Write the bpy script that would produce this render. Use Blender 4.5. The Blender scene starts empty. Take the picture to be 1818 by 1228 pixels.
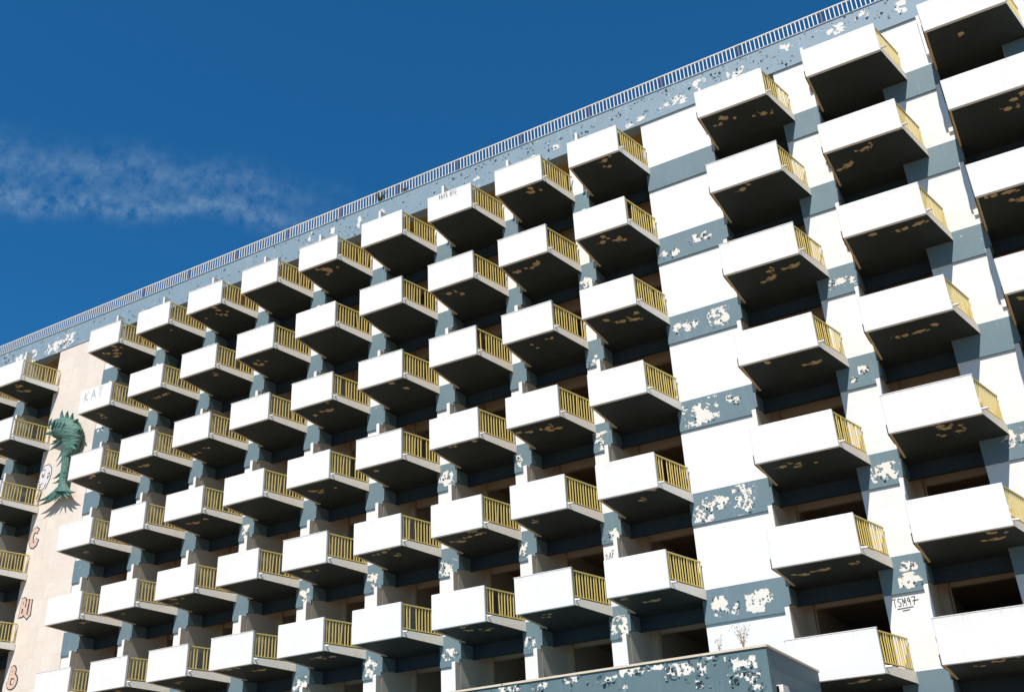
import bpy, math, random
from mathutils import Vector, Matrix, noise

# ------------------------------------------------------------------ camera, sky, sun, exposure
S = bpy.context.scene
T = 26.71                                   # height of the facade datum (roof line) above the ground
C = S.collection

cam = bpy.data.cameras.new('camera')
cam_o = bpy.data.objects.new('camera', cam); C.objects.link(cam_o)
R_ = Vector((0.8641713, 0.5010221, -0.0467414))
U_ = Vector((0.2676507, -0.3790061, 0.8858428))
F_ = Vector((-0.4261116, 0.7780303, 0.4616251))
M = Matrix((R_, U_, -F_)).transposed().to_4x4()
M.translation = Vector((38.482, -28.679, -25.113 + T))
cam_o.matrix_world = M
cam.sensor_width = 36.0
cam.sensor_fit = 'HORIZONTAL'
cam.lens = 1843.23 / 1818 * 36.0
cam.clip_end = 6000
S.camera = cam_o

SUN_EL = math.radians(51.5)
SUN_AZ = math.radians(6.0)                  # to the right of the facade normal (-Y)
sun_dir = Vector((math.sin(SUN_AZ) * math.cos(SUN_EL), -math.cos(SUN_AZ) * math.cos(SUN_EL), math.sin(SUN_EL)))
sun = bpy.data.lights.new('sun', 'SUN')
sun.energy = 5.0
sun.angle = math.radians(0.5)
sun.color = (1.0, 0.94, 0.86)
sun_o = bpy.data.objects.new('sun', sun); C.objects.link(sun_o)
sun_o.rotation_euler = sun_dir.to_track_quat('Z', 'Y').to_euler()
sun_o.location = sun_dir * 200

W = bpy.data.worlds.new('World'); S.world = W
W.use_nodes = True
nt = W.node_tree; nt.nodes.clear()
def wn(t, **k):
    n = nt.nodes.new(t)
    for a, b in k.items(): setattr(n, a, b)
    return n
sky = wn('ShaderNodeTexSky', sky_type='NISHITA', sun_disc=False)
sky.sun_elevation = SUN_EL
sky.sun_rotation = math.atan2(sun_dir.x, sun_dir.y)
sky.altitude = 0; sky.air_density = 1.0; sky.dust_density = 0.3; sky.ozone_density = 3.0
hs = wn('ShaderNodeMix', data_type='RGBA', blend_type='MULTIPLY'); hs.inputs['Factor'].default_value = 1.0; hs.inputs['B'].default_value = (.14, .70, 1.06, 1)
bg = wn('ShaderNodeBackground'); bg.inputs['Strength'].default_value = 0.106
out = wn('ShaderNodeOutputWorld')
L = nt.links.new
gm = wn('ShaderNodeGamma'); gm.inputs['Gamma'].default_value = .95
L(sky.outputs[0], gm.inputs['Color']); L(gm.outputs[0], hs.inputs['A'])
# thin cirrus streak at about 35 degrees elevation, by world direction
tc = wn('ShaderNodeTexCoord')
sep = wn('ShaderNodeSeparateXYZ'); L(tc.outputs['Generated'], sep.inputs[0])
def wm(op, a, b=None, c=None, clamp=False):
    n = wn('ShaderNodeMath', operation=op); n.use_clamp = clamp
    for i, v in enumerate((a, b, c)):
        if v is None: continue
        if isinstance(v, (int, float)): n.inputs[i].default_value = v
        else: L(v, n.inputs[i])
    return n.outputs[0]
nz = wn('ShaderNodeTexNoise'); nz.inputs['Scale'].default_value = 75; nz.inputs['Detail'].default_value = 7; nz.inputs['Roughness'].default_value = .62
L(tc.outputs['Generated'], nz.inputs['Vector'])
nz2 = wn('ShaderNodeTexNoise'); nz2.inputs['Scale'].default_value = 14; nz2.inputs['Detail'].default_value = 4
L(tc.outputs['Generated'], nz2.inputs['Vector'])
x, z = sep.outputs[0], sep.outputs[2]
left = wm('MAXIMUM', wm('SUBTRACT', -.63, x), 0)
zc = wm('SUBTRACT', .5705, wm('MULTIPLY', left, .17))
dz = wm('SUBTRACT', z, zc)
dz = wm('ADD', dz, wm('MULTIPLY', wm('SUBTRACT', nz2.outputs[0], .5), .030))
half = wm('ADD', .020, wm('MULTIPLY', left, .11))
def gauss(d, wdt): 
    q = wm('DIVIDE', d, wdt); return wm('POWER', 2.718, wm('MULTIPLY', wm('MULTIPLY', q, q), -1.0))
core = gauss(wm('ADD', dz, .008), .0085)
upper = gauss(wm('SUBTRACT', dz, .014), .012)
band = wm('ADD', wm('MULTIPLY', core, .75), wm('MULTIPLY', upper, .5))
mott = wm('MULTIPLY', wm('SUBTRACT', nz.outputs[0], .34), 3.0, clamp=True)
fade = wm('MULTIPLY', wm('SUBTRACT', -.50, x), 12.0, clamp=True)
front = wm('MULTIPLY', sep.outputs[1], 6.0, clamp=True)
mask = wm('MULTIPLY', wm('MULTIPLY', wm('MULTIPLY', band, mott), wm('MULTIPLY', fade, front)), .55, clamp=True)
mixc = wn('ShaderNodeMix', data_type='RGBA')
L(mask, mixc.inputs['Factor']); L(hs.outputs['Result'], mixc.inputs['A'])
mixc.inputs['B'].default_value = (2.6, 3.8, 5.0, 1)
L(mixc.outputs['Result'], bg.inputs['Color'])
L(bg.outputs[0], out.inputs['Surface'])

S.view_settings.view_transform = 'Standard'
S.view_settings.look = 'None'
S.view_settings.gamma = 1.0
S.view_settings.use_curve_mapping = False
S.view_settings.exposure = 0.18
S.render.engine = 'CYCLES'

random.seed(7)

# ------------------------------------------------------------------ materials
def material(name, rough=.85):
    m = bpy.data.materials.new(name); m.use_nodes = True
    b = m.node_tree.nodes['Principled BSDF']; b.inputs['Roughness'].default_value = rough
    b.inputs['Specular IOR Level'].default_value = .25
    return m, m.node_tree, b
def N(t, kind, **k):
    n = t.nodes.new(kind)
    for a, b in k.items():
        if a in n.inputs.keys() if hasattr(n.inputs, 'keys') else False: n.inputs[a].default_value = b
        else: setattr(n, a, b)
    return n
def nodemath(t, op, a, b=None, clamp=False):
    n = t.nodes.new('ShaderNodeMath'); n.operation = op; n.use_clamp = clamp
    for i, v in enumerate((a, b)):
        if v is None: continue
        if isinstance(v, (int, float)): n.inputs[i].default_value = v
        else: t.links.new(v, n.inputs[i])
    return n.outputs[0]
def tnoise(t, vec, scale, detail=5, rough=.55, dist=0):
    n = t.nodes.new('ShaderNodeTexNoise')
    n.inputs['Scale'].default_value = scale; n.inputs['Detail'].default_value = detail
    n.inputs['Roughness'].default_value = rough; n.inputs['Distortion'].default_value = dist
    t.links.new(vec, n.inputs['Vector']); return n.outputs[0]
def mix(t, f, a, b):
    n = t.nodes.new('ShaderNodeMix'); n.data_type = 'RGBA'
    for s, v in (('Factor', f), ('A', a), ('B', b)):
        if isinstance(v, (int, float)): n.inputs[s].default_value = v
        elif isinstance(v, tuple): n.inputs[s].default_value = v + (1,) if len(v) == 3 else v
        else: t.links.new(v, n.inputs[s])
    return n.outputs['Result']
def coords(t, per_object=False, scale=(1, 1, 1)):
    if per_object:
        tcn = t.nodes.new('ShaderNodeTexCoord'); oi = t.nodes.new('ShaderNodeObjectInfo')
        mu = t.nodes.new('ShaderNodeVectorMath'); mu.operation = 'MULTIPLY_ADD'
        co = t.nodes.new('ShaderNodeCombineXYZ')
        for i, f in enumerate((37.0, 91.0, 53.0)):
            t.links.new(nodemath(t, 'MULTIPLY', oi.outputs['Random'], f), co.inputs[i])
        t.links.new(tcn.outputs['Object'], mu.inputs[0]); mu.inputs[1].default_value = scale
        t.links.new(co.outputs[0], mu.inputs[2]); return mu.outputs[0]
    g = t.nodes.new('ShaderNodeNewGeometry')
    mu = t.nodes.new('ShaderNodeVectorMath'); mu.operation = 'MULTIPLY'
    t.links.new(g.outputs['Position'], mu.inputs[0]); mu.inputs[1].default_value = scale
    return mu.outputs[0]
def thresh(t, v, lo, gain): return nodemath(t, 'MULTIPLY', nodemath(t, 'SUBTRACT', v, lo), gain, True)
def bump(t, b, h, strength=.3, dist=.02):
    n = t.nodes.new('ShaderNodeBump'); n.inputs['Strength'].default_value = strength; n.inputs['Distance'].default_value = dist
    t.links.new(h, n.inputs['Height']); t.links.new(n.outputs[0], b.inputs['Normal'])

def make_white(name, base, dirt, amount, per_object=True):
    m, t, b = material(name, .9)
    v = coords(t, per_object)
    vs = coords(t, per_object, (5, 5, .55))
    blot = thresh(t, tnoise(t, v, 1.7, 7, .66, .6), .56, 4)
    streak = thresh(t, tnoise(t, vs, 1.3, 4, .6), .60, 4)
    speck = thresh(t, tnoise(t, v, 23, 3, .6), .70, 9)
    f = nodemath(t, 'ADD', nodemath(t, 'MULTIPLY', blot, .45), nodemath(t, 'MULTIPLY', streak, .55))
    f = nodemath(t, 'MULTIPLY', nodemath(t, 'ADD', f, nodemath(t, 'MULTIPLY', speck, .8)), amount)
    if per_object:      # grime washed down from the upper edge, and rust-brown along the lower edge
        tcn = t.nodes.new('ShaderNodeTexCoord'); sx = t.nodes.new('ShaderNodeSeparateXYZ'); t.links.new(tcn.outputs['Object'], sx.inputs[0])
        top = nodemath(t, 'MULTIPLY', nodemath(t, 'SUBTRACT', sx.outputs[2], .86), 4.5, True)
        drip = thresh(t, tnoise(t, coords(t, True, (9, 9, 1.2)), 1.1, 5, .65), .50, 5)
        f = nodemath(t, 'ADD', f, nodemath(t, 'MULTIPLY', nodemath(t, 'MULTIPLY', top, drip), .45))
        low = nodemath(t, 'MULTIPLY', nodemath(t, 'SUBTRACT', .06, sx.outputs[2]), 9.0, True)
        f = nodemath(t, 'ADD', f, nodemath(t, 'MULTIPLY', nodemath(t, 'MULTIPLY', low, drip), .35))
    big_ = tnoise(t, v, .7, 3, .5)
    f = nodemath(t, 'ADD', f, nodemath(t, 'MULTIPLY', nodemath(t, 'SUBTRACT', big_, .42), .25, True), True)
    t.links.new(mix(t, f, base, dirt), b.inputs['Base Color'])
    bump(t, b, tnoise(t, v, 60, 4, .6), .15, .01)
    return m
WHITE = make_white('white_paint', (.77, .745, .715), (.46, .40, .31), .28)
WALL = make_white('white_wall_paint', (.77, .755, .735), (.48, .42, .33), .24, False)
SLABE = make_white('weathered_slab_edge', (.86, .81, .72), (.40, .28, .15), .45)
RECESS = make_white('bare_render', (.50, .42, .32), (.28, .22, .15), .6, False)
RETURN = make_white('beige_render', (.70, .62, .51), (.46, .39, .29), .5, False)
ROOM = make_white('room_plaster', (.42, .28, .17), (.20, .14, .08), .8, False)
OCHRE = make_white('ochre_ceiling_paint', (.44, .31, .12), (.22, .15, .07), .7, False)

def make_blue(name, c1, c2, small):
    m, t, b = material(name, .6)
    v = coords(t)
    vs = coords(t, False, (7, 7, .5))
    col = mix(t, tnoise(t, v, .9, 6, .6), c1, c2)
    col = mix(t, thresh(t, tnoise(t, vs, 1.0, 5, .6), .58, 3), col, tuple(min(1, k * 1.5 + .03) for k in c1))
    fine = tnoise(t, v, 40, 3, .6)
    col = mix(t, thresh(t, fine, .60, 6), col, tuple(k * .7 for k in c1))
    zone = thresh(t, tnoise(t, v, .55, 3, .5), .47, 5)
    peel = thresh(t, tnoise(t, v, 5.5, 8, .68, .8), small, 30)
    peel = nodemath(t, 'MULTIPLY', peel, zone)
    t.links.new(mix(t, peel, col, (.70, .67, .62)), b.inputs['Base Color'])
    h = nodemath(t, 'SUBTRACT', nodemath(t, 'MULTIPLY', fine, .25), peel)
    bump(t, b, h, .5, .015)
    return m
BLUE = make_blue('blue_paint', (.115, .178, .212), (.160, .230, .262), .640)
PARA = make_blue('blue_parapet_paint', (.185, .262, .315), (.250, .330, .380), .600)
PODB = make_blue('blue_podium_paint', (.090, .150, .168), (.130, .195, .210), .655)

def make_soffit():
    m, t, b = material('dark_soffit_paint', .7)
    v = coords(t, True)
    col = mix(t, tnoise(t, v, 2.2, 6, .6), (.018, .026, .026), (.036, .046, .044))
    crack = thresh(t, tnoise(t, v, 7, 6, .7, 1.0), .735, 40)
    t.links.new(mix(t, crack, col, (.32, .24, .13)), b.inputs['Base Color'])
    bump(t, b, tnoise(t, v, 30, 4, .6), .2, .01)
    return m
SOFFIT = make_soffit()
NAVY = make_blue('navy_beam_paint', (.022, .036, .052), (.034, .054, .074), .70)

def plain(name, c1, c2, scale=8, rough=.8, per_object=False, bmp=.2, rust=None, rust_lo=.62):
    m, t, b = material(name, rough)
    v = coords(t, per_object)
    col = mix(t, tnoise(t, v, scale, 6, .6), c1, c2)
    if rust: col = mix(t, thresh(t, tnoise(t, v, scale * .6, 7, .7), rust_lo, 12), col, rust)
    t.links.new(col, b.inputs['Base Color'])
    if bmp: bump(t, b, tnoise(t, v, scale * 4, 4, .6), bmp, .01)
    return m
FLOORT = plain('terracotta_floor', (.33, .22, .145), (.40, .28, .19), 5, .9)
YELLOW = plain('yellow_rail_paint', (.66, .49, .12), (.76, .61, .22), 6, .6, False, .1, (.22, .10, .04), .66)
RAILW = plain('cream_rail_paint', (.74, .65, .53), (.82, .76, .66), 5, .6, False, .1, (.34, .17, .07), .66)
RUST = plain('rusted_steel', (.22, .09, .05), (.35, .17, .10), 14, .8)
TAN = plain('exposed_plaster', (.58, .45, .24), (.42, .31, .16), 9, .9, False, .4)
CREAM = plain('exposed_white_render', (.80, .77, .72), (.66, .61, .54), 7, .9, False, .4)
LIP = plain('ochre_drip_edge', (.62, .46, .22), (.50, .36, .18), 5, .9)
DARKS = plain('dark_strip', (.03, .03, .03), (.06, .05, .04), 9)
CAP = plain('cream_coping', (.70, .62, .50), (.55, .46, .34), 5, .8)
def make_bronze():
    m, t, b = material('green_bronze', .5); v = coords(t)
    col = mix(t, tnoise(t, v, 4, 6, .6), (.045, .115, .090), (.140, .260, .210))
    vo = t.nodes.new('ShaderNodeTexVoronoi'); vo.inputs['Scale'].default_value = 11; t.links.new(v, vo.inputs['Vector'])
    col = mix(t, thresh(t, tnoise(t, v, 2.5, 7, .7), .54, 5), col, (.030, .060, .045))
    t.links.new(col, b.inputs['Base Color']); bump(t, b, nodemath(t, 'ADD', vo.outputs['Distance'], tnoise(t, v, 14, 4, .6)), .55, .04)
    return m
BRONZE = make_bronze()
SPRAY = plain('black_spray_paint', (.02, .02, .022), (.05, .05, .055), 20, .7, False, 0)
PINK = plain('pink_spray_paint', (.62, .42, .32), (.70, .50, .40), 6, .8, False, 0)
PALE = plain('white_spray_paint', (.66, .60, .60), (.74, .68, .68), 6, .8, False, 0)
LEAF = plain('green_leaf', (.07, .10, .02), (.14, .15, .04), 30, .7, False, 0)
DRY = plain('dry_twig', (.20, .13, .07), (.32, .22, .12), 30, .9, False, 0)
GROUND = plain('dry_ground', (.20, .150, .098), (.26, .20, .135), .6, .95, False, .3)
STONE_MORTAR = plain('stone_mortar', (.60, .50, .42), (.66, .56, .47), 4)
def make_stone():
    m, t, b = material('pink_limestone', .85)
    v = coords(t, True); oi = t.nodes.new('ShaderNodeObjectInfo')
    col = mix(t, oi.outputs['Random'], (.70, .605, .52), (.745, .655, .57))
    col = mix(t, thresh(t, tnoise(t, v, 3, 7, .65), .5, 2), col, (.62, .50, .40))
    vs = coords(t, False, (4, 4, .35))
    col = mix(t, thresh(t, tnoise(t, vs, .8, 5, .6), .60, 3), col, (.56, .43, .32))
    t.links.new(col, b.inputs['Base Color']); bump(t, b, tnoise(t, v, 18, 5, .6), .2, .01)
    return m
STONE = make_stone()

# ------------------------------------------------------------------ mesh helpers
class MB:
    def __init__(s): s.v = []; s.f = []; s.mi = []
    def poly(s, pts, faces, mi=0):
        o = len(s.v); s.v += [tuple(p) for p in pts]
        for q in faces: s.f.append(tuple(i + o for i in q)); s.mi.append(mi)
    def hexa(s, b, t, mi=0, mib=None, mit=None):
        """b, t: four bottom and four top points, counter-clockwise from above"""
        o = len(s.v); s.v += [tuple(p) for p in list(b) + list(t)]
        fs = [(3, 2, 1, 0), (4, 5, 6, 7), (0, 1, 5, 4), (1, 2, 6, 5), (2, 3, 7, 6), (3, 0, 4, 7)]
        for k, q in enumerate(fs):
            s.f.append(tuple(i + o for i in q)); s.mi.append(mib if (k == 0 and mib is not None) else mit if (k == 1 and mit is not None) else mi)
    def box(s, x0, x1, y0, y1, z0, z1, mi=0, mib=None, mit=None):
        s.hexa([(x0, y0, z0), (x1, y0, z0), (x1, y1, z0), (x0, y1, z0)], [(x0, y0, z1), (x1, y0, z1), (x1, y1, z1), (x0, y1, z1)], mi, mib, mit)
    def cbox(s, x0, x1, y0, y1, z0, z1, c):
        """box with chamfered edges"""
        pts = []
        for i in (0, 1):
            for j in (0, 1):
                for k in (0, 1):
                    X, Y, Z = (x0, x1)[i], (y0, y1)[j], (z0, z1)[k]
                    sx, sy, sz = (1, -1)[i] * c, (1, -1)[j] * c, (1, -1)[k] * c
                    pts += [(X, Y + sy, Z + sz), (X + sx, Y, Z + sz), (X + sx, Y + sy, Z)]
        ix = lambda i, j, k, a: ((i * 2 + j) * 2 + k) * 3 + a
        fs = []
        for a in range(3):
            for e in (0, 1):
                o = [q for q in range(3) if q != a]; loop = []
                for (p, q) in ((0, 0), (1, 0), (1, 1), (0, 1)):
                    d = [0, 0, 0]; d[a] = e; d[o[0]] = p; d[o[1]] = q; loop.append(ix(*d, a))
                fs.append(loop)
        for a in range(3):
            o = [q for q in range(3) if q != a]
            for p in (0, 1):
                for q in (0, 1):
                    d0 = [0, 0, 0]; d0[o[0]] = p; d0[o[1]] = q; d1 = list(d0); d1[a] = 1
                    fs.append([ix(*d0, o[0]), ix(*d1, o[0]), ix(*d1, o[1]), ix(*d0, o[1])])
        for i in (0, 1):
            for j in (0, 1):
                for k in (0, 1): fs.append([ix(i, j, k, 0), ix(i, j, k, 1), ix(i, j, k, 2)])
        s.poly(pts, fs)
    def bar(s, a, b, w, h=None, up=Vector((0, 0, 1))):
        a, b = Vector(a), Vector(b); h = h or w; d = (b - a).normalized()
        if abs(d.dot(up)) > .98: up = Vector((0, 1, 0))
        sx = d.cross(up).normalized() * w / 2; sy = sx.cross(d).normalized() * h / 2
        p = [a - sx - sy, a + sx - sy, a + sx + sy, a - sx + sy]; q = [k + b - a for k in p]
        s.poly(p + q, [(0, 1, 2, 3), (7, 6, 5, 4), (0, 4, 5, 1), (1, 5, 6, 2), (2, 6, 7, 3), (3, 7, 4, 0)])
    def tube(s, pts, rad, n=6):
        pts = [Vector(p) for p in pts]; o = len(s.v)
        for i, p in enumerate(pts):
            d = (pts[min(i + 1, len(pts) - 1)] - pts[max(i - 1, 0)]).normalized()
            u = d.cross(Vector((.3, .9, .2))).normalized(); w = d.cross(u)
            r = rad[i] if isinstance(rad, (list, tuple)) else rad
            for k in range(n):
                a = k * 2 * math.pi / n; s.v.append(tuple(p + u * r * math.cos(a) + w * r * math.sin(a)))
        for i in range(len(pts) - 1):
            for k in range(n):
                s.f.append((o + i * n + k, o + i * n + (k + 1) % n, o + (i + 1) * n + (k + 1) % n, o + (i + 1) * n + k)); s.mi.append(0)
        s.f.append(tuple(o + k for k in reversed(range(n)))); s.mi.append(0)
        e = o + (len(pts) - 1) * n; s.f.append(tuple(e + k for k in range(n))); s.mi.append(0)
    def mesh(s, name, *mats, smooth=False, fix=True):
        m = bpy.data.meshes.new(name); m.from_pydata(s.v, [], s.f)
        for q in mats: m.materials.append(q)
        m.polygons.foreach_set('material_index', s.mi)
        if smooth: m.polygons.foreach_set('use_smooth', [True] * len(m.polygons))
        if fix:
            import bmesh
            bm = bmesh.new(); bm.from_mesh(m); bmesh.ops.recalc_face_normals(bm, faces=bm.faces); bm.to_mesh(m); bm.free()
        m.update(); return m
def link(name, mesh, parent=None, loc=(0, 0, 0), rot=None):
    o = bpy.data.objects.new(name, mesh); C.objects.link(o); o.location = loc
    if rot: o.rotation_euler = rot
    if parent: o.parent = parent
    return o
def tag(o, label=None, cat=None, group=None, kind=None):
    for k, v in (('label', label), ('category', cat), ('group', group), ('kind', kind)):
        if v: o[k] = v
    return o

# ------------------------------------------------------------------ layout of the facade
ROW = {0: T, 1: T - 3.0, 2: T - 6.0, 3: T - 9.041, 4: T - 12.096, 5: T - 15.107, 6: T - 18.011, 7: T - 20.958, 8: T - 23.96}
CX = {'L0': -7.42, 'L': -4.368, 'c1': 2.124, 'c2': 5.165, 'c3': 8.206, 'c4': 11.247, 'c5': 14.296, 'c6': 17.40,
      'c7': 20.493, 'c8': 23.450, 'c9': 26.420, 'A': 31.215, 'B': 34.826, 'C': 38.410}
COLS = list(CX)
BIG = ('A', 'B', 'C')
def opening(c):
    x = CX[c]
    r = {'A': 33.52, 'B': 36.76, 'C': 40.35, 'L': -2.46}.get(c, x + 2.14)
    return (x - {'A': .20, 'B': .13, 'C': .02}.get(c, .21), r)
XL, XR = -11.0, 46.0
BACK = 9.0

# ground
g = MB(); g.poly([(-2500, -2500, 0), (2500, -2500, 0), (2500, 2500, 0), (-2500, 2500, 0)], [(0, 1, 2, 3)])
tag(link('ground', g.mesh('ground', GROUND)), kind='structure')

hotel = bpy.data.objects.new('hotel_building', None); C.objects.link(hotel); hotel.location = (17, 4, 0)
tag(hotel, 'abandoned white hotel block with blue bands and rows of cantilevered balconies', 'building')
def part(name, mesh, loc=(0, 0, 0), rot=None, parent=None, off=True):
    o = link(name, mesh, parent or hotel, loc, rot)
    if parent is None: o.location = Vector(loc) - Vector((17, 4, 0))
    return o

# piers (each is also the party wall behind it)
edges = [XL] + [e for c in COLS for e in opening(c)] + [XR]
PIERS = [(edges[i], edges[i + 1]) for i in range(0, len(edges), 2)]
SPLIT = .95                                 # stone cladding to the left of this, painted pier to the right
PIERS = PIERS[:2] + [(PIERS[2][0], SPLIT), (SPLIT, PIERS[2][1])] + PIERS[3:]
for i, (a, b) in enumerate(PIERS):
    m = MB(); m.box(a, b, .03 if i != 2 else .05, BACK, 0, T - .35)
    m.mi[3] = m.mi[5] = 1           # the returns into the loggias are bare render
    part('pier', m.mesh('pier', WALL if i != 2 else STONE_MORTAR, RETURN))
m = MB(); m.box(XL, XR, BACK, BACK + .3, 0, T - .3); part('rear_wall', m.mesh('rear_wall', WALL))
m = MB(); m.box(XL, XR, .42, BACK + .3, T - .3, T + .1); part('roof_slab', m.mesh('roof_slab', RECESS))
for k in range(1, 9):
    m = MB(); m.box(XL + .05, XR - .05, .06, BACK, ROW[k] - .02, ROW[k] + .21, 0, None, 1)
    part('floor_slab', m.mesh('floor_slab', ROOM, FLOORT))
m = MB(); m.box(XL, XR, .1, .35, 0, ROW[8] - .02); part('ground_floor_wall', m.mesh('ground_floor_wall', WALL))

# roof parapet and its railing
m = MB(); m.box(XL, XR, -.035, .44, T - .79, T + .40); m.box(XL, XR, -.06, .46, T + .40, T + .44)
part('roof_parapet', m.mesh('roof_parapet', PARA))
rr = MB(); rr.bar((XL, .05, T + 1.04), (XR, .05, T + 1.04), .05, .035); rr.bar((XL, .05, T + .52), (XR, .05, T + .52), .03, .02)
rail = part('roof_railing', rr.mesh('roof_railing', RAILW))
bm_ = MB(); bm_.box(-.016, .016, -.016, .016, 0, .60); barm = bm_.mesh('railing_bar', RAILW)
bm_ = MB(); bm_.box(-.022, .022, -.022, .022, 0, .62); postm = bm_.mesh('railing_post', RUST)
rest = MB(); n = 0; step = .148
xs = [38.6 - i * step for i in range(int((38.6 - XL) / step))]
for i, xx in enumerate(xs):
    off = rail.matrix_basis.translation
    if i % 20 == 1 and xx > 0:
        o = link('railing_post', postm, rail); o.location = Vector((xx, .05, T + .43)) - Vector((17, 4, 0)) - off
    elif i < 300:
        o = link('railing_bar', barm, rail); o.location = Vector((xx, .05, T + .43)) - Vector((17, 4, 0)) - off
        o.rotation_euler = (random.gauss(0, .004), random.gauss(0, .006), 0)
    else: rest.box(xx - .016, xx + .016, .034, .066, T + .43, T + 1.03)
xx = 38.6
while xx < XR - .1:
    xx += step; rest.box(xx - .016, xx + .016, .034, .066, T + .43, T + 1.03)
tag(part('railing_bars', rest.mesh('railing_bars', RAILW)), kind='stuff')

# blue bands on the piers, with the return into each loggia
for i, (a, b) in enumerate(PIERS):
    if i == 2: continue
    for k in range(1, 9):
        z = ROW[k]; m = MB()
        m.box(a + (.004 if i else 0), b - .002, -.03, .03, z - .77, z + .2)
        if i < len(PIERS) - 1:          # return of the blue into the loggia, up to the beam
            e_ = b + .065
            m.hexa([(b - .001, -.028, z - .58), (e_, -.028, z - .58), (e_, .70, z - .49), (b - .001, .70, z - .49)],
                   [(b - .001, -.028, z + .198), (e_, -.028, z + .198), (e_, .70, z + .198), (b - .001, .70, z + .198)])
        part('blue_band', m.mesh('blue_band', BLUE))

# loggias: beam over the opening, side fin, post and rear frame
for c in COLS:
    a, b = opening(c); big = c in BIG
    for k in range(1, 9):
        zf = ROW[k] + .21; zc = ROW[k - 1] - (.02 if k > 1 else .32)
        za = ROW[k - 1]
        fr = MB()
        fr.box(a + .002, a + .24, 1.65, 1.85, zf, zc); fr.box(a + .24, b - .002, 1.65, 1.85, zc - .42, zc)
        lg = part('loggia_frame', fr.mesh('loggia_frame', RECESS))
        off = Vector((0, 0, 0))
        if k > 1:
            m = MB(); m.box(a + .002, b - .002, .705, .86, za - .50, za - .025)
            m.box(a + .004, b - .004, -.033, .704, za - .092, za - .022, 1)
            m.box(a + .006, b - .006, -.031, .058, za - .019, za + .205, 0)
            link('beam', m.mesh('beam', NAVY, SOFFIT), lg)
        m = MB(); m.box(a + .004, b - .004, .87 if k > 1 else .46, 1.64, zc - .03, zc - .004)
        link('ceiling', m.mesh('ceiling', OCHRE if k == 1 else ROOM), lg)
        # partition beside the balcony: low at its free end, rising towards the beam
        yf = -.28 if not big else -.05; zt = za - (.69 if not big else .64); zb = zf + (.75 if c in ('A', 'B') else .30)
        if k == 1: yf -= .10; zt = za - (.30 if c != 'C' else .85)
        prof_ = [(yf, zb), (yf, zt - .02), (yf + .02, zt), (.02, zt), (.02, zb)]
        if k == 1: prof_ = [(yf, zb), (yf, zt - .02), (yf + .02, zt), (-.04, zt), (-.04, zb)]
        m = MB(); n_ = len(prof_); x0_, x1_ = a - .13 + (.03 if k == 1 else 0), a - .002
        m.poly([(x0_, y, z) for y, z in prof_] + [(x1_, y, z) for y, z in prof_], [tuple(range(n_)), tuple(range(2 * n_ - 1, n_ - 1, -1))])
        m.mi[0] = 1; m.mi[1] = 1
        m.poly([], [])
        for q in range(n_):
            m.f.append((q, (q + 1) % n_, n_ + (q + 1) % n_, n_ + q)); m.mi.append(0)
        link('fin', m.mesh('fin', WALL, RETURN), lg)
        m = MB(); m.tube([(a + .30, 1.60, zf), (a + .30, 1.60, zc - .05)], .03, 8)
        link('downpipe', m.mesh('downpipe', ROOM), lg)

# stone-clad blind bay: separate panels
sp = [MB() for _ in range(3)]
PW, PH = .57, .62
sm = []
for q in range(3):
    m = MB(); m.cbox(-PW / 2 + .0006, PW / 2 - .0006, -.03, .03, -PH / 2 + .0006, PH / 2 - .0006, .0012); sm.append(m.mesh('stone_panel', STONE))
nx = 6; x0 = -2.46; px = (.965 - x0) / nx
z = T - .80
rowi = 0
while z > 3.2:
    for i in range(nx):
        o = part('stone_panel', sm[(i + rowi) % 3], (x0 + (i + .5) * px, .018 + random.uniform(-.0015, .0015), z - PH / 2))
        o.scale = (px / PW, 1, 1)
    z -= PH; rowi += 1

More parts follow.
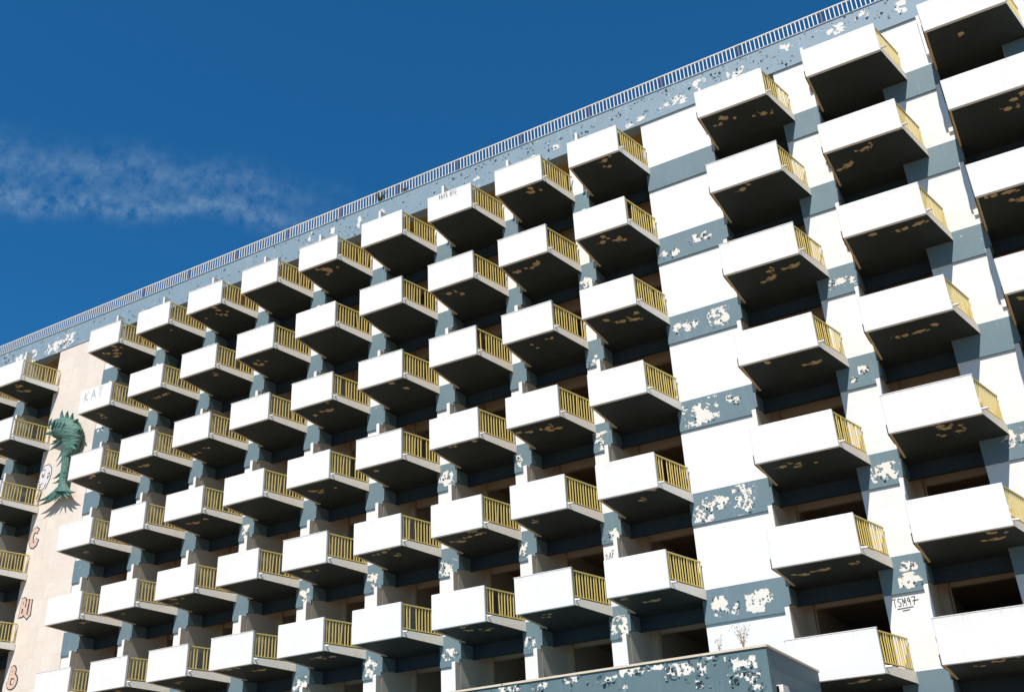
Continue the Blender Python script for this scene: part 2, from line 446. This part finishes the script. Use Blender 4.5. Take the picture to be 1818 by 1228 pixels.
# ------------------------------------------------------------------ balconies
D0, D1 = 1.891, 1.848                        # depth of the front at its left and right end
def ymap(u, w): return -D0 + (D0 - D1) * u / w
def balcony_meshes(w, e, big):
    th = .10
    m = MB()
    m.hexa([(.06, -D0 + th, 0), (w, -D1 + th, 0), (w + e, -.034, -.09), (.06, -.034, -.09)],
           [(.06, -D0 + th, .21), (w, -D1 + th, .21), (w + e, -.034, .21), (.06, -.034, .21)], 0, 1, 2)
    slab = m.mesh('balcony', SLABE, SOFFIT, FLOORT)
    m = MB(); m.cbox(0, w, 0, th, -.022, 1.066, .012)
    # slight skew of the front and a softened, uneven upper edge
    for i, (x, y, z) in enumerate(m.v): m.v[i] = (x, y + ymap(x, w), z)
    panel = m.mesh('front_panel', WHITE)
    m = MB()
    m.hexa([(0, -D0 + th, -.022), (.06, -D0 + th, -.022), (.06, -.034, -.112), (0, -.034, -.112)],
           [(0, -D0 + th, 1.05), (.06, -D0 + th, 1.05), (.06, -.034, 1.05), (0, -.034, 1.05)], 0, 1)
    side = m.mesh('side_wall', SLABE, LIP)
    pa = Vector((w - .035, -D1 + th, 0)); pb = Vector((w + e - .05, -.05, 0))
    m = MB(); m.bar(pa + Vector((0, 0, 1.02)), pb + Vector((0, 0, 1.02)), .045, .04)
    m.bar(pa + Vector((0, 0, .27)), pb + Vector((0, 0, .27)), .035, .03)
    hand = m.mesh('handrail', YELLOW)
    nb = 13
    pos = [pa.lerp(pb, (i + .6) / nb) for i in range(nb)]
    ang = math.atan2(pb.y - pa.y, pb.x - pa.x)
    m = MB(); m.box(-.017, .017, -.011, .011, .285, 1.0)
    bal = m.mesh('baluster', YELLOW)
    allb = []; rv = random.Random(11)
    for var in range(6):
        m = MB()
        for p in pos:
            if var > 2 and rv.random() < .10: continue
            d = (pb - pa).normalized() * .017; s_ = Vector((-d.y, d.x, 0)) * .65
            q = [p - d - s_, p + d - s_, p + d + s_, p - d + s_]
            sh = (pb - pa).normalized() * (rv.gauss(0, .006) if rv.random() > .08 else rv.uniform(-.06, .06))
            m.hexa([(v.x + sh.x, v.y + sh.y, .285) for v in q], [(v.x, v.y, 1.0) for v in q])
        allb.append(m.mesh('balusters', YELLOW))
    m = MB(); m.tube([(w - .03, -D1 + th + .07, .16), (w + .17, -D1 + th + .03, .135)], .032, 8)
    spout = m.mesh('drain_spout', WHITE)
    m = MB(); m.box(-.028, -.002, -D0 + .02, -1.05, -.03, .24); strip = m.mesh('side_strip', DARKS)  # thin near-black strip, low on the left side towards the front
    m = MB(); m.box(-.012, w + .012, 0, th + .02, 1.068, 1.088)
    for i, (x, y, z) in enumerate(m.v): m.v[i] = (x, y + ymap(x, w) - .008, z)
    cope = m.mesh('coping', WHITE)
    return dict(slab=slab, panel=panel, side=side, hand=hand, bal=bal, pos=pos, ang=ang, allb=allb, spout=spout, strip=strip, cope=cope, w=w, e=e)
KIT = {False: balcony_meshes(1.895, .394, False), True: balcony_meshes(2.30, .411, True)}

def ragged(w, h, seed, thr=.0, cell=.02, rough=1.0):
    """ragged patch: grid cells where a noise field with falloff is positive; lies in the XZ plane"""
    nxn, nzn = max(4, int(w / cell)), max(4, int(h / cell)); m = MB(); idx = {}
    def vid(i, j):
        if (i, j) not in idx:
            p = noise.noise_vector(Vector((i * .37, j * .41, seed))) * cell * .35
            idx[(i, j)] = len(m.v); m.v.append(((i / nxn - .5) * w + p.x, 0, (j / nzn - .5) * h + p.y))
        return idx[(i, j)]
    for i in range(nxn):
        for j in range(nzn):
            u, v = (i + .5) / nxn * 2 - 1, (j + .5) / nzn * 2 - 1
            x, z = u * w / 2, v * h / 2
            f = noise.fractal(Vector((x * 4.6 + seed * 5.1, z * 4.6, seed * 3.7)), .7, 2.1, 6) * rough * 1.35 + .34 - .85 * (u * u + v * v) ** .8 + thr
            if f > 0: m.f.append((vid(i, j), vid(i + 1, j), vid(i + 1, j + 1), vid(i, j + 1))); m.mi.append(0)
    return m
soffit_patches = []
rs = random.Random(3)
for q in range(9):
    w_, h_ = rs.choice([(.8, .16), (.5, .2), (.35, .3), (1.0, .14), (.3, .16)])
    m = ragged(w_ * 1.25, h_ * 1.25, 20 + q, .02, .018, 1.2)
    m.v = [(x, z, 0) for (x, y, z) in m.v]
    if m.f: soffit_patches.append(m.mesh('exposed_patch', TAN, fix=False))

PODIUM_COLS = ('c5', 'c6', 'c7', 'c8', 'c9')
single = {(c, k) for c in ('c9', 'c8', 'A') for k in range(1, 8)} | {('c7', k) for k in range(1, 5)}
for c in COLS:
    for k in range(1, 8):
        if k == 7 and c in PODIUM_COLS: continue
        K = KIT[c in BIG]
        o = part('balcony', K['slab'], (CX[c] + random.gauss(0, .005), random.gauss(0, .004), ROW[k] + random.gauss(0, .005)),
                 (random.gauss(0, .0012), random.gauss(0, .0012), random.gauss(0, .002)))
        link('front_panel', K['panel'], o); link('side_wall', K['side'], o); link('handrail', K['hand'], o)
        link('drain_spout', K['spout'], o); 
        if c in BIG: link('side_strip', K['strip'], o)
        if random.random() < .5: link('coping', K['cope'], o)
        if (c, k) in single:
            for i, p in enumerate(K['pos']):
                if random.random() < .02: continue
                bent = random.random() < .05
                link('baluster', K['bal'], o, p, (random.gauss(0, .006), random.gauss(0, .045 if bent else .006), K['ang'] + random.gauss(0, .08)))
        else: tag(link('balusters', random.choice(K['allb']), o), kind='stuff')
        r = random.Random(hash_ := COLS.index(c) * 31 + k * 7)
        for _ in range(5 if (c, k) in (('c9', 2), ('A', 1), ('c3', 1)) else r.choice([0, 1, 2, 2, 3, 4])):
            yy = r.uniform(-1.65, -.9); xx = r.uniform(.35, K['w'] - .3)
            dx = -.09 / 1.757
            zz = -.09 * (yy + D0 - .1) / (D0 - .134) - .006
            link('exposed_patch', r.choice(soffit_patches), o, (xx, yy, zz), (math.atan2(-.09, 1.757), 0, r.uniform(-.6, .6)))

# ------------------------------------------------------------------ peeled paint on the bands and the parapet
def flakes(count, x0, x1, z0, z1, y, seed, size=(.03, .09)):
    r = random.Random(seed); m = MB()
    for _ in range(count):
        for _t in range(6):
            x, z = r.uniform(x0, x1), r.uniform(z0, z1)
            if noise.noise(Vector((x * .8, z * 2.2, seed))) > -.05: break
        w_ = r.uniform(*size); h_ = w_ * r.uniform(.4, 1.0); tilt = r.uniform(.2, .9); a = r.uniform(0, 6.28)
        ca, sa = math.cos(a), math.sin(a)
        pts = []
        for (u, v, d) in ((-.5, 0, 0), (.5, 0, 0), (.45, .5, .35), (.3, 1, 1), (-.35, .9, 1), (-.55, .5, .35)):
            u *= w_; v *= h_
            pts.append((x + u * ca - v * sa, y - .004 - d * h_ * tilt, z + u * sa + v * ca))
        m.poly(pts, [(0, 1, 2, 5), (5, 2, 3, 4)])
    return m
PATCH = [  # x, z below roof datum, width, height
    (28.95, -6.50, .75, .30), (30.1, -6.30, .7, .35), (29.25, -9.33, .85, .34), (30.35, -9.35, .62, .55), (29.30, -12.42, .95, .75),
    (30.3, -12.2, .22, .2), (30.5, -12.3, .22, .18), (28.95, -15.62, .5, .5), (29.30, -15.33, .85, .36), (30.25, -15.38, .55, .8),
    (29.05, -18.28, .42, .55), (30.22, -18.36, .65, .50), (29.5, -18.45, .2, .3), (34.30, -15.48, .70, .42), (34.35, -18.50, .60, .36),
    (34.35, -18.10, .5, .22), (34.20, -9.42, .72, .30), (34.3, -12.35, .25, .2), (34.0, -12.6, .2, .2), (37.6, -15.3, .5, .4), (37.7, -18.4, .5, .5),
    (25.88, -9.6, .45, .4), (25.85, -6.55, .45, .35), (25.88, -12.5, .4, .5), (25.9, -15.6, .5, .35), (25.9, -18.45, .55, .55), (22.8, -15.5, .35, .5),
    (22.9, -18.45, .5, .3), (22.85, -12.5, .3, .45), (19.95, -18.4, .55, .3), (19.85, -15.6, .45, .5), (19.9, -12.4, .5, .5), (16.75, -18.4, .5, .6), (16.8, -15.5, .4, .5),
    (13.8, -15.5, .4, .4), (13.75, -18.5, .5, .4), (1.4, -5.9, .45, .35), (10.7, -12.5, .3, .4)]
for i, (x, z, w_, h_) in enumerate(PATCH):
    m = ragged(w_ * 1.25, h_ * 1.25, i + 1, .10, .02, 1.15)
    pa_ = min(((a, b) for a, b in PIERS), key=lambda q: max(q[0] - x, x - q[1]))
    zr = min((ROW[k] for k in range(1, 9)), key=lambda q: abs(q - .28 - T - z))
    def inside(v): return pa_[0] + .015 < v[0] + x < pa_[1] - .015 and zr - .755 < v[2] + T + z < zr + .185
    keep = [q for q in m.f if all(inside(m.v[i_]) for i_ in q)]; m.f = keep; m.mi = [0] * len(keep)
    if m.f: part('peeled_patch', m.mesh('peeled_patch', CREAM, fix=False), (x, -.035, T + z))
    fl = flakes(10, x - w_ * .5, x + w_ * .5, T + z - h_ * .5, T + z + h_ * .45, -.034, i + 50, (.03, .08))
    tag(part('paint_flakes', fl.mesh('paint_flakes', BLUE, fix=False)), kind='stuff')
for i, (x, z, w_, h_) in enumerate([(-2.9, -.35, 1.3, .7), (-2.0, -.3, .7, .6), (-4.6, -.4, .5, .6), (-5.6, -.3, .7, .4), (28.15, -.62, .3, .2), (28.7, -.50, .4, .22), (29.9, -.38, 1.0, .35),
                                   (30.9, .0, .5, .3), (35.9, -.05, .7, .35), (36.7, .1, .4, .3), (38.0, -.15, .35, .5), (34.2, .05, .4, .3), (15.8, -.2, .22, .5), (17.0, -.25, .2, .5), (25.1, -.3, .3, .2),
                                   (24.2, -.4, .25, .2), (21.6, -.35, .3, .25), (13.2, .0, .2, .5), (14.4, -.1, .2, .4), (32.3, -.2, .5, .3)]):
    m = ragged(w_ * 1.3, h_ * 1.3, i + 101, .08, .02, 1.2)
    if m.f: part('peeled_patch', m.mesh('peeled_patch', CREAM, fix=False), (x, -.041, T + z))
tag(part('paint_flakes', flakes(420, -8, 38.4, T - .72, T + .38, -.038, 5, (.03, .10)).mesh('paint_flakes', PARA, fix=False)), kind='stuff')
tag(part('paint_flakes', flakes(110, 26, 38.4, T - .60, T + .38, -.038, 9, (.03, .10)).mesh('paint_flakes', PARA, fix=False)), kind='stuff')

# ------------------------------------------------------------------ graffiti (flat paint, as strokes on the surface)
def strokes(name, lines, w, mat, y, label=None, fill=None):
    m = MB()
    for ln in lines:
        for (p, q) in zip(ln[:-1], ln[1:]):
            d = Vector((q[0] - p[0], 0, q[1] - p[1]))
            if d.length < 1e-5: continue
            d.normalize(); s_ = Vector((-d.z, 0, d.x)) * w / 2; e = d * w * .4
            P, Q = Vector((p[0], y, p[1])) - e, Vector((q[0], y, q[1])) + e
            m.poly([P - s_, Q - s_, Q + s_, P + s_], [(0, 1, 2, 3)])
            y -= .0002
    o = part(name, m.mesh(name, mat, fix=False))
    if label: o['label'] = label
    return o
def arc(cx, cz, rx, rz, a0, a1, n=12):
    return [(cx + rx * math.cos(math.radians(a0 + (a1 - a0) * i / n)), cz + rz * math.sin(math.radians(a0 + (a1 - a0) * i / n))) for i in range(n + 1)]
GL = {'T': [[(0, 1), (1, 1)], [(.5, 1), (.5, 0)]], 'A': [[(0, 0), (.5, 1), (1, 0)], [(.2, .4), (.8, .4)]], 'S': [[(1, .95), (.3, 1), (.05, .75), (.9, .35), (.7, .03), (0, .05)]],
      'M': [[(0, 0), (.1, 1), (.5, .35), (.9, 1), (1, 0)]], '9': [[(.9, .7), (.5, 1), (.1, .7), (.5, .45), (.9, .7), (.8, 0)]], '7': [[(0, 1), (1, 1), (.4, 0)], [(.2, .5), (.8, .5)]],
      'R': [[(0, 0), (0, 1), (.7, 1), (.8, .7), (0, .5), (.9, 0)]], 'Y': [[(0, 1), (.5, .5), (1, 1)], [(.5, .5), (.45, 0)]], 'C': [[(.95, .9), (.4, 1), (.05, .5), (.4, 0), (.95, .1)]],
      'K': [[(.1, 0), (.1, 1)], [(.9, 1), (.1, .45), (.9, 0)]], '.': [[(.4, 0), (.5, .06)]], 'D': [[(0, 0), (0, 1), (.8, .7), (.7, .1), (0, 0)]], 'F': [[(0, 0), (0, 1), (.9, 1)], [(0, .5), (.7, .55)]]}
def word(txt, x, z, h, w, gap, slope=0):
    out_ = []
    for i, ch in enumerate(txt):
        ox = x + i * (w + gap); oz = z + slope * i * (w + gap)
        out_ += [[(ox + p * w, oz + q * h) for p, q in ln] for ln in GL[ch]]
    return out_
ln = word('TSM97', 33.72, T - 19.10, .20, .085, .035)
ln += [[(33.80, T - 19.16), (34.20, T - 19.15)], [(33.92, T - 19.22), (34.10, T - 19.21)], [(34.26, T - 19.0), (34.36, T - 18.99)]]
strokes('graffiti', ln, .018, SPRAY, .024, 'black spray tag TSM97 on white pier')
strokes('graffiti', word('TATS.RYC', 21.02, T - 2.20, .17, .075, .028, .0), .016, SPRAY, -1.905, 'small tag TATS.RYC along the top of a balcony front')
strokes('graffiti', word('KAT', 2.42, T - 5.50, .42, .28, .14, .03),   .013, SPRAY, -1.905, 'thin black letters KAT on a balcony front')
strokes('graffiti', word('DAF', 25.66, T - 16.40, .22, .08, .03, .35), .016, SPRAY, .024, 'small black scribble on white pier')
SY = -.022
def blob(name, outline, hole=None, label=None):
    m = MB(); m.poly([(p[0], SY, p[1]) for p in outline], [tuple(range(len(outline)))])
    part(name, m.mesh(name, PINK, fix=False))
    strokes(name, [outline + outline[:1]] + (hole or []), .035, SPRAY, SY - .003, label)
z = T
def bubble(lines, w, z, label):
    strokes('graffiti', lines, w + .075, SPRAY, SY)
    strokes('graffiti', lines, w, PINK, SY - .012, label)
bubble([arc(-2.02, z - 10.28, .20, .36, 60, 330, 10)], .20, z, 'pink bubble letter C with black outline on stone wall')
bubble([[(-2.12, z - 13.75), (-2.08, z - 13.05)], arc(-2.05, z - 13.2, .14, .16, 110, -90, 6), arc(-2.02, z - 13.55, .16, .18, 90, -110, 6), [(-1.72, z - 13.15), (-1.76, z - 13.75), (-1.62, z - 13.86), (-1.50, z - 13.75), (-1.52, z - 13.2)]], .13, z, 'pink bubble letters with black outline on stone wall')
bubble([[(-2.08, z - 16.55), (-2.02, z - 15.95)], arc(-1.98, z - 16.08, .14, .14, 120, -90, 6), arc(-1.90, z - 16.50, .24, .22, 100, -170, 10)], .15, z, 'pink bubble letter B with black outline on stone wall')
fz = T - 7.40
m = MB(); hd = [(-2.32, fz - .30), (-2.42, fz + .05), (-2.36, fz + .38), (-2.14, fz + .58), (-1.86, fz + .58), (-1.64, fz + .36), (-1.60, fz + .05), (-1.70, fz - .28), (-1.86, fz - .60), (-2.05, fz - .72), (-2.2, fz - .58)]
m.poly([(p[0], SY, p[1]) for p in hd], [tuple(range(len(hd)))]); part('graffiti', m.mesh('graffiti', PALE, fix=False))
strokes('graffiti', [hd[2:9], [hd[2], (-2.44, fz + .22), (-2.40, fz + .02), (-2.46, fz - .14), (-2.36, fz - .18)], [(-2.30, fz + .34), (-2.16, fz + .40), (-2.04, fz + .30)], arc(-2.16, fz + .12, .08, .11, 150, 390, 8), [(-2.20, fz + .14), (-2.14, fz + .06)],
                     [(-1.84, fz + .10), (-1.74, fz + .16), (-1.72, fz - .02), (-1.84, fz - .12), (-1.82, fz + .02)], [(-2.36, fz - .30), (-2.22, fz - .34), (-2.12, fz - .28)], [(-2.34, fz - .42), (-2.20, fz - .44)],
                     [(-2.30, fz - .50), (-2.16, fz - .64), (-1.98, fz - .56), (-1.88, fz - .36)], [(-2.05, fz - .72), (-2.15, fz - 1.1)], [(-2.28, fz - .62), (-2.36, fz - 1.0)]], .035, SPRAY, SY - .004, 'outlined cartoon face sprayed on stone wall')

# ------------------------------------------------------------------ bronze sea creature on the stone wall
scp = bpy.data.objects.new('sea_creature_sculpture', None); C.objects.link(scp); scp.location = (-.5, -.02, T - 8.9)
tag(scp, 'green bronze seahorse-like sculpture with spiky crest mounted on the stone wall', 'sculpture')
def spart(name, mesh): 
    o = link(name, mesh, scp); o.location = -Vector(scp.location); return o
prof = [((-1.17, -4.76), (-0.24, -5.0)), ((-1.53, -4.85), (0.06, -5.26)), ((-1.65, -5.01), (0.23, -5.49)), ((-1.62, -5.25), (0.38, -5.75)), ((-1.48, -5.47), (0.42, -5.94)), ((-1.27, -5.7), (0.43, -6.12)),
        ((-0.89, -5.98), (0.4, -6.3)), ((-0.75, -6.19), (0.38, -6.47)), ((-0.68, -6.44), (0.36, -6.69)), ((-0.62, -6.67), (0.16, -6.86)), ((-0.6, -6.86), (-0.12, -6.97)), ((-0.5, -7.24), (-0.07, -7.34)),
        ((-0.48, -7.59), (-0.08, -7.69)), ((-0.51, -7.94), (-0.12, -8.03)), ((-0.49, -8.16), (-0.08, -8.25)), ((-0.53, -8.37), (0.1, -8.51)), ((-0.67, -8.55), (0.34, -8.77))]
# resample and loft with scaly relief
rings = []
for (a, b), (a2, b2) in zip(prof[:-1], prof[1:]):
    for s_ in range(6):
        f = s_ / 6; rings.append(((a[0] + (a2[0] - a[0]) * f, a[1] + (a2[1] - a[1]) * f), (b[0] + (b2[0] - b[0]) * f, b[1] + (b2[1] - b[1]) * f)))
body = MB(); NS = 28
for i, (a, b) in enumerate(rings):
    c = Vector(((a[0] + b[0]) / 2, -.30, T + (a[1] + b[1]) / 2)); hx = Vector(((b[0] - a[0]) / 2, 0, (b[1] - a[1]) / 2))
    dep = min(.42, max(.17, hx.length * .42))
    tp = min(1, (i + .6) / 5) ** .5
    for k in range(NS):
        an = k * 2 * math.pi / NS
        sc = 1 + .05 * math.sin(i * 1.25) * math.cos(an * 9 + (i // 5) * 1.5) + .05 * noise.noise(Vector((k * .6, i * .35, 3)))
        if i > 60: sc = 1 + .06 * math.sin(an * 8)
        p = c + hx * math.cos(an) * tp * sc + Vector((0, -dep * math.sin(an) * tp * sc, 0))
        p.y = min(p.y, -.012); body.v.append(tuple(p))
for i in range(len(rings) - 1):
    for k in range(NS):
        body.f.append((i * NS + k, i * NS + (k + 1) % NS, (i + 1) * NS + (k + 1) % NS, (i + 1) * NS + k)); body.mi.append(0)
body.f.append(tuple(range(NS))); body.mi.append(0); e = (len(rings) - 1) * NS; body.f.append(tuple(e + k for k in range(NS))); body.mi.append(0)
spart('body', body.mesh('body', BRONZE, smooth=True))
def horn(name, a, b, r, y0=-.38, y1=-.52, curl=.12):
    m = MB(); A = Vector((a[0], y0, T + a[1])); B = Vector((b[0], y1, T + b[1])); d = B - A
    side = Vector((-d.z, 0, d.x)) * curl
    pts = [A - d * .15] + [A.lerp(B, f) + side * math.sin(f * math.pi) for f in (0, .25, .5, .75, 1)]
    m.tube(pts, [r * 1.1, r, r * .85, r * .62, r * .36, .006], 8); return spart(name, m.mesh(name, BRONZE, smooth=True))
for a, b, r in [((-0.96, -4.92), (-0.88, -4.50), .12), ((-0.63, -5.0), (-0.46, -4.66), .12), ((-0.27, -5.2), (-0.06, -4.86), .12), ((-0.1, -5.40), (0.42, -5.32), .13), ((0.31, -5.85), (0.66, -5.88), .10),
                ((0.2, -6.47), (0.50, -6.56), .09), ((0.18, -6.69), (0.49, -6.84), .09), ((-0.5, -7.72), (-0.78, -7.93), .07), ((-0.49, -8.03), (-0.74, -8.15), .06)]:
    horn('spike', a, b, r)
horn('snout', (-1.31, -5.62), (-2.02, -5.50), .14, -.34, -.50, -.16)
horn('whisker', (-1.09, -5.93), (-1.40, -6.14), .08); horn('whisker', (-0.87, -6.05), (-1.32, -6.42), .09); horn('whisker', (-.95, -5.9), (-1.25, -5.98), .07)
for cx_, cz_, r in ((-1.22, -5.18, .13),):
    m = MB(); m.tube([(cx_, -.62, T + cz_), (cx_, -.74, T + cz_)], [.13, .06], 10); spart('eye', m.mesh('eye', BRONZE, smooth=True))
for s_ in range(5):
    m = MB(); xx = -1.35 + s_ * .24; zz = T - 5.0 - s_ * .10
    m.tube([(xx, -.66, zz + .10), (xx + .05, -.74, zz - .05), (xx - .04, -.70, zz - .22), (xx - .16, -.62, zz - .36)], [.03, .06, .05, .01], 6); spart('gill_ridge', m.mesh('gill_ridge', BRONZE, smooth=True))
for b in [(-1.86, -8.72), (-1.62, -8.98), (-1.25, -9.0), (-0.93, -8.98), (-0.58, -9.02), (-0.08, -9.08), (0.82, -8.86), (0.60, -9.0), (0.39, -9.1)]:
    A = (-.30 + (b[0] + .3) * .12, -8.35)
    horn('tail_blade', A, b, .13 if abs(b[0] + .3) > .5 else .11, -.26, -.40, .10 * (1 if b[0] < -.3 else -1))

# ------------------------------------------------------------------ podium block in front (blue, peeling)
PT = T - 20.75
pod = bpy.data.objects.new('podium_block', None); C.objects.link(pod); pod.location = (22, -4, 0)
tag(pod, 'low blue podium block with flaking paint standing in front of the hotel facade', 'building')
def ppart(name, mesh, kind=None):
    o = link(name, mesh, pod); o.location = -Vector(pod.location)
    if kind: o['kind'] = kind
    return o
PX0, PX1, PY0, PY1 = 12.6, 31.98, -6.22, -2.08
m = MB(); m.box(PX0, PX1, PY0, PY1, 0, PT - .05); m.box(PX0, 30.6, PY1, -.04, 0, PT - .35); ppart('wall', m.mesh('wall', PODB))
m = MB()
m.box(PX0 - .03, PX1 + .035, PY0 - .035, PY0 + .25, PT - .048, PT); m.box(PX1 - .25, PX1 + .035, PY0 + .252, PY1 + .01, PT - .05, PT - .002)
ppart('coping', m.mesh('coping', CAP))
m = MB(); m.box(PX1, PX1 + .05, PY0 + .35, PY1 - .15, PT - 1.6, PT - .82); ppart('side_ledge', m.mesh('side_ledge', PODB))
m = MB(); m.box(PX1 + .002, PX1 + .14, PY0 + .35, PY0 + .75, PT - .95, PT - .80); m.box(PX1 + .002, PX1 + .10, PY0 + .75, PY0 + .95, PT - .97, PT - .84); ppart('bracket', m.mesh('bracket', CREAM))
for i, (x, z, w_, h_) in enumerate([(31.38, -.36, .55, .40), (30.05, -.26, .42, .22), (29.75, -.30, .30, .22), (30.5, -.36, .2, .3), (31.65, -.60, .20, .28), (31.5, -.55, .16, .22), (28.85, -.19, .5, .16), (28.2, -.24, .4, .12),
                                    (27.3, -.12, .4, .16), (29.5, -.14, .5, .12), (30.7, -.12, .4, .10), (26.4, -.2, .4, .14), (25.6, -.12, .5, .14), (30.4, -.62, .14, .16), (31.2, -.7, .2, .1), (28.6, -.5, .15, .12), (31.7, -.85, .35, .1)]):
    mm = ragged(w_ * 1.3, h_ * 1.3, i + 301, .06, .014, 1.25)
    if mm.f:
        o = ppart('peeled_patch', mm.mesh('peeled_patch', CREAM, fix=False)); o.location = Vector((x, PY0 - .006, PT + z)) - Vector(pod.location)
    ppart('paint_flakes', flakes(9, x - w_ * .55, x + w_ * .55, PT + z - h_ * .55, PT + z + h_ * .5, PY0 - .005, i + 700, (.03, .11)).mesh('paint_flakes', PODB, fix=False), 'stuff')
ppart('paint_flakes', flakes(60, 23, 31.9, PT - .75, PT - .08, PY0 - .004, 77, (.02, .07)).mesh('paint_flakes', PODB, fix=False), 'stuff')

# ------------------------------------------------------------------ plants
def weed(name, label, loc, h, n, leaf, mat, spread=.5, seed=0, stemr=.006):
    r = random.Random(seed); root = bpy.data.objects.new(name, None); C.objects.link(root); root.location = loc
    st, lf = MB(), MB()
    for i in range(n):
        a = r.uniform(0, 6.28); lean = r.uniform(.1, spread); L_ = h * r.uniform(.55, 1)
        pts = [Vector((math.cos(a) * lean * L_ * (f ** 1.4), math.sin(a) * lean * L_ * .6 * (f ** 1.4), L_ * f)) for f in (0, .3, .6, 1)]
        st.tube(pts, [stemr, stemr * .8, stemr * .6, .001], 4)
        for _ in range(leaf):
            f = r.uniform(.25, 1); p = Vector((math.cos(a) * lean * L_ * f ** 1.4, math.sin(a) * lean * L_ * .6 * f ** 1.4, L_ * f)) + Vector((r.gauss(0, .03), r.gauss(0, .03), r.gauss(0, .03))) * (h / .5)
            d = Vector((r.gauss(0, 1), r.gauss(0, 1), r.gauss(0, .7))).normalized() * r.uniform(.018, .04) * (1 if mat is LEAF else .7)
            s_ = d.cross(Vector((r.gauss(0, 1), r.gauss(0, 1), r.gauss(0, 1)))).normalized() * d.length * .45
            lf.poly([p - d, p + s_, p + d, p - s_], [(0, 1, 2, 3)])
    link('stem', st.mesh('stem', DRY), root); tag(link('leaf_mass', lf.mesh('leaf_mass', mat, fix=False), root), kind='stuff')
    tag(root, label, 'plant', 'weeds growing on the building'); return root
weed('weed_plant', 'largest green weed growing behind the roof railing', (16.85, .0, T + .44), .50, 26, 16, LEAF, .9, 1)
weed('weed_plant', 'smaller green tuft on the parapet right of the largest weed', (18.1, .0, T + .44), .32, 14, 12, LEAF, .9, 2)
weed('weed_plant', 'dry twiggy weed standing on the podium corner', (31.45, PY0 + .15, PT), .72, 16, 9, DRY, .55, 3, .004)
weed('weed_plant', 'thin dry weed on the podium edge left of the corner', (30.9, PY0 + .15, PT), .40, 7, 6, DRY, .6, 4, .003)
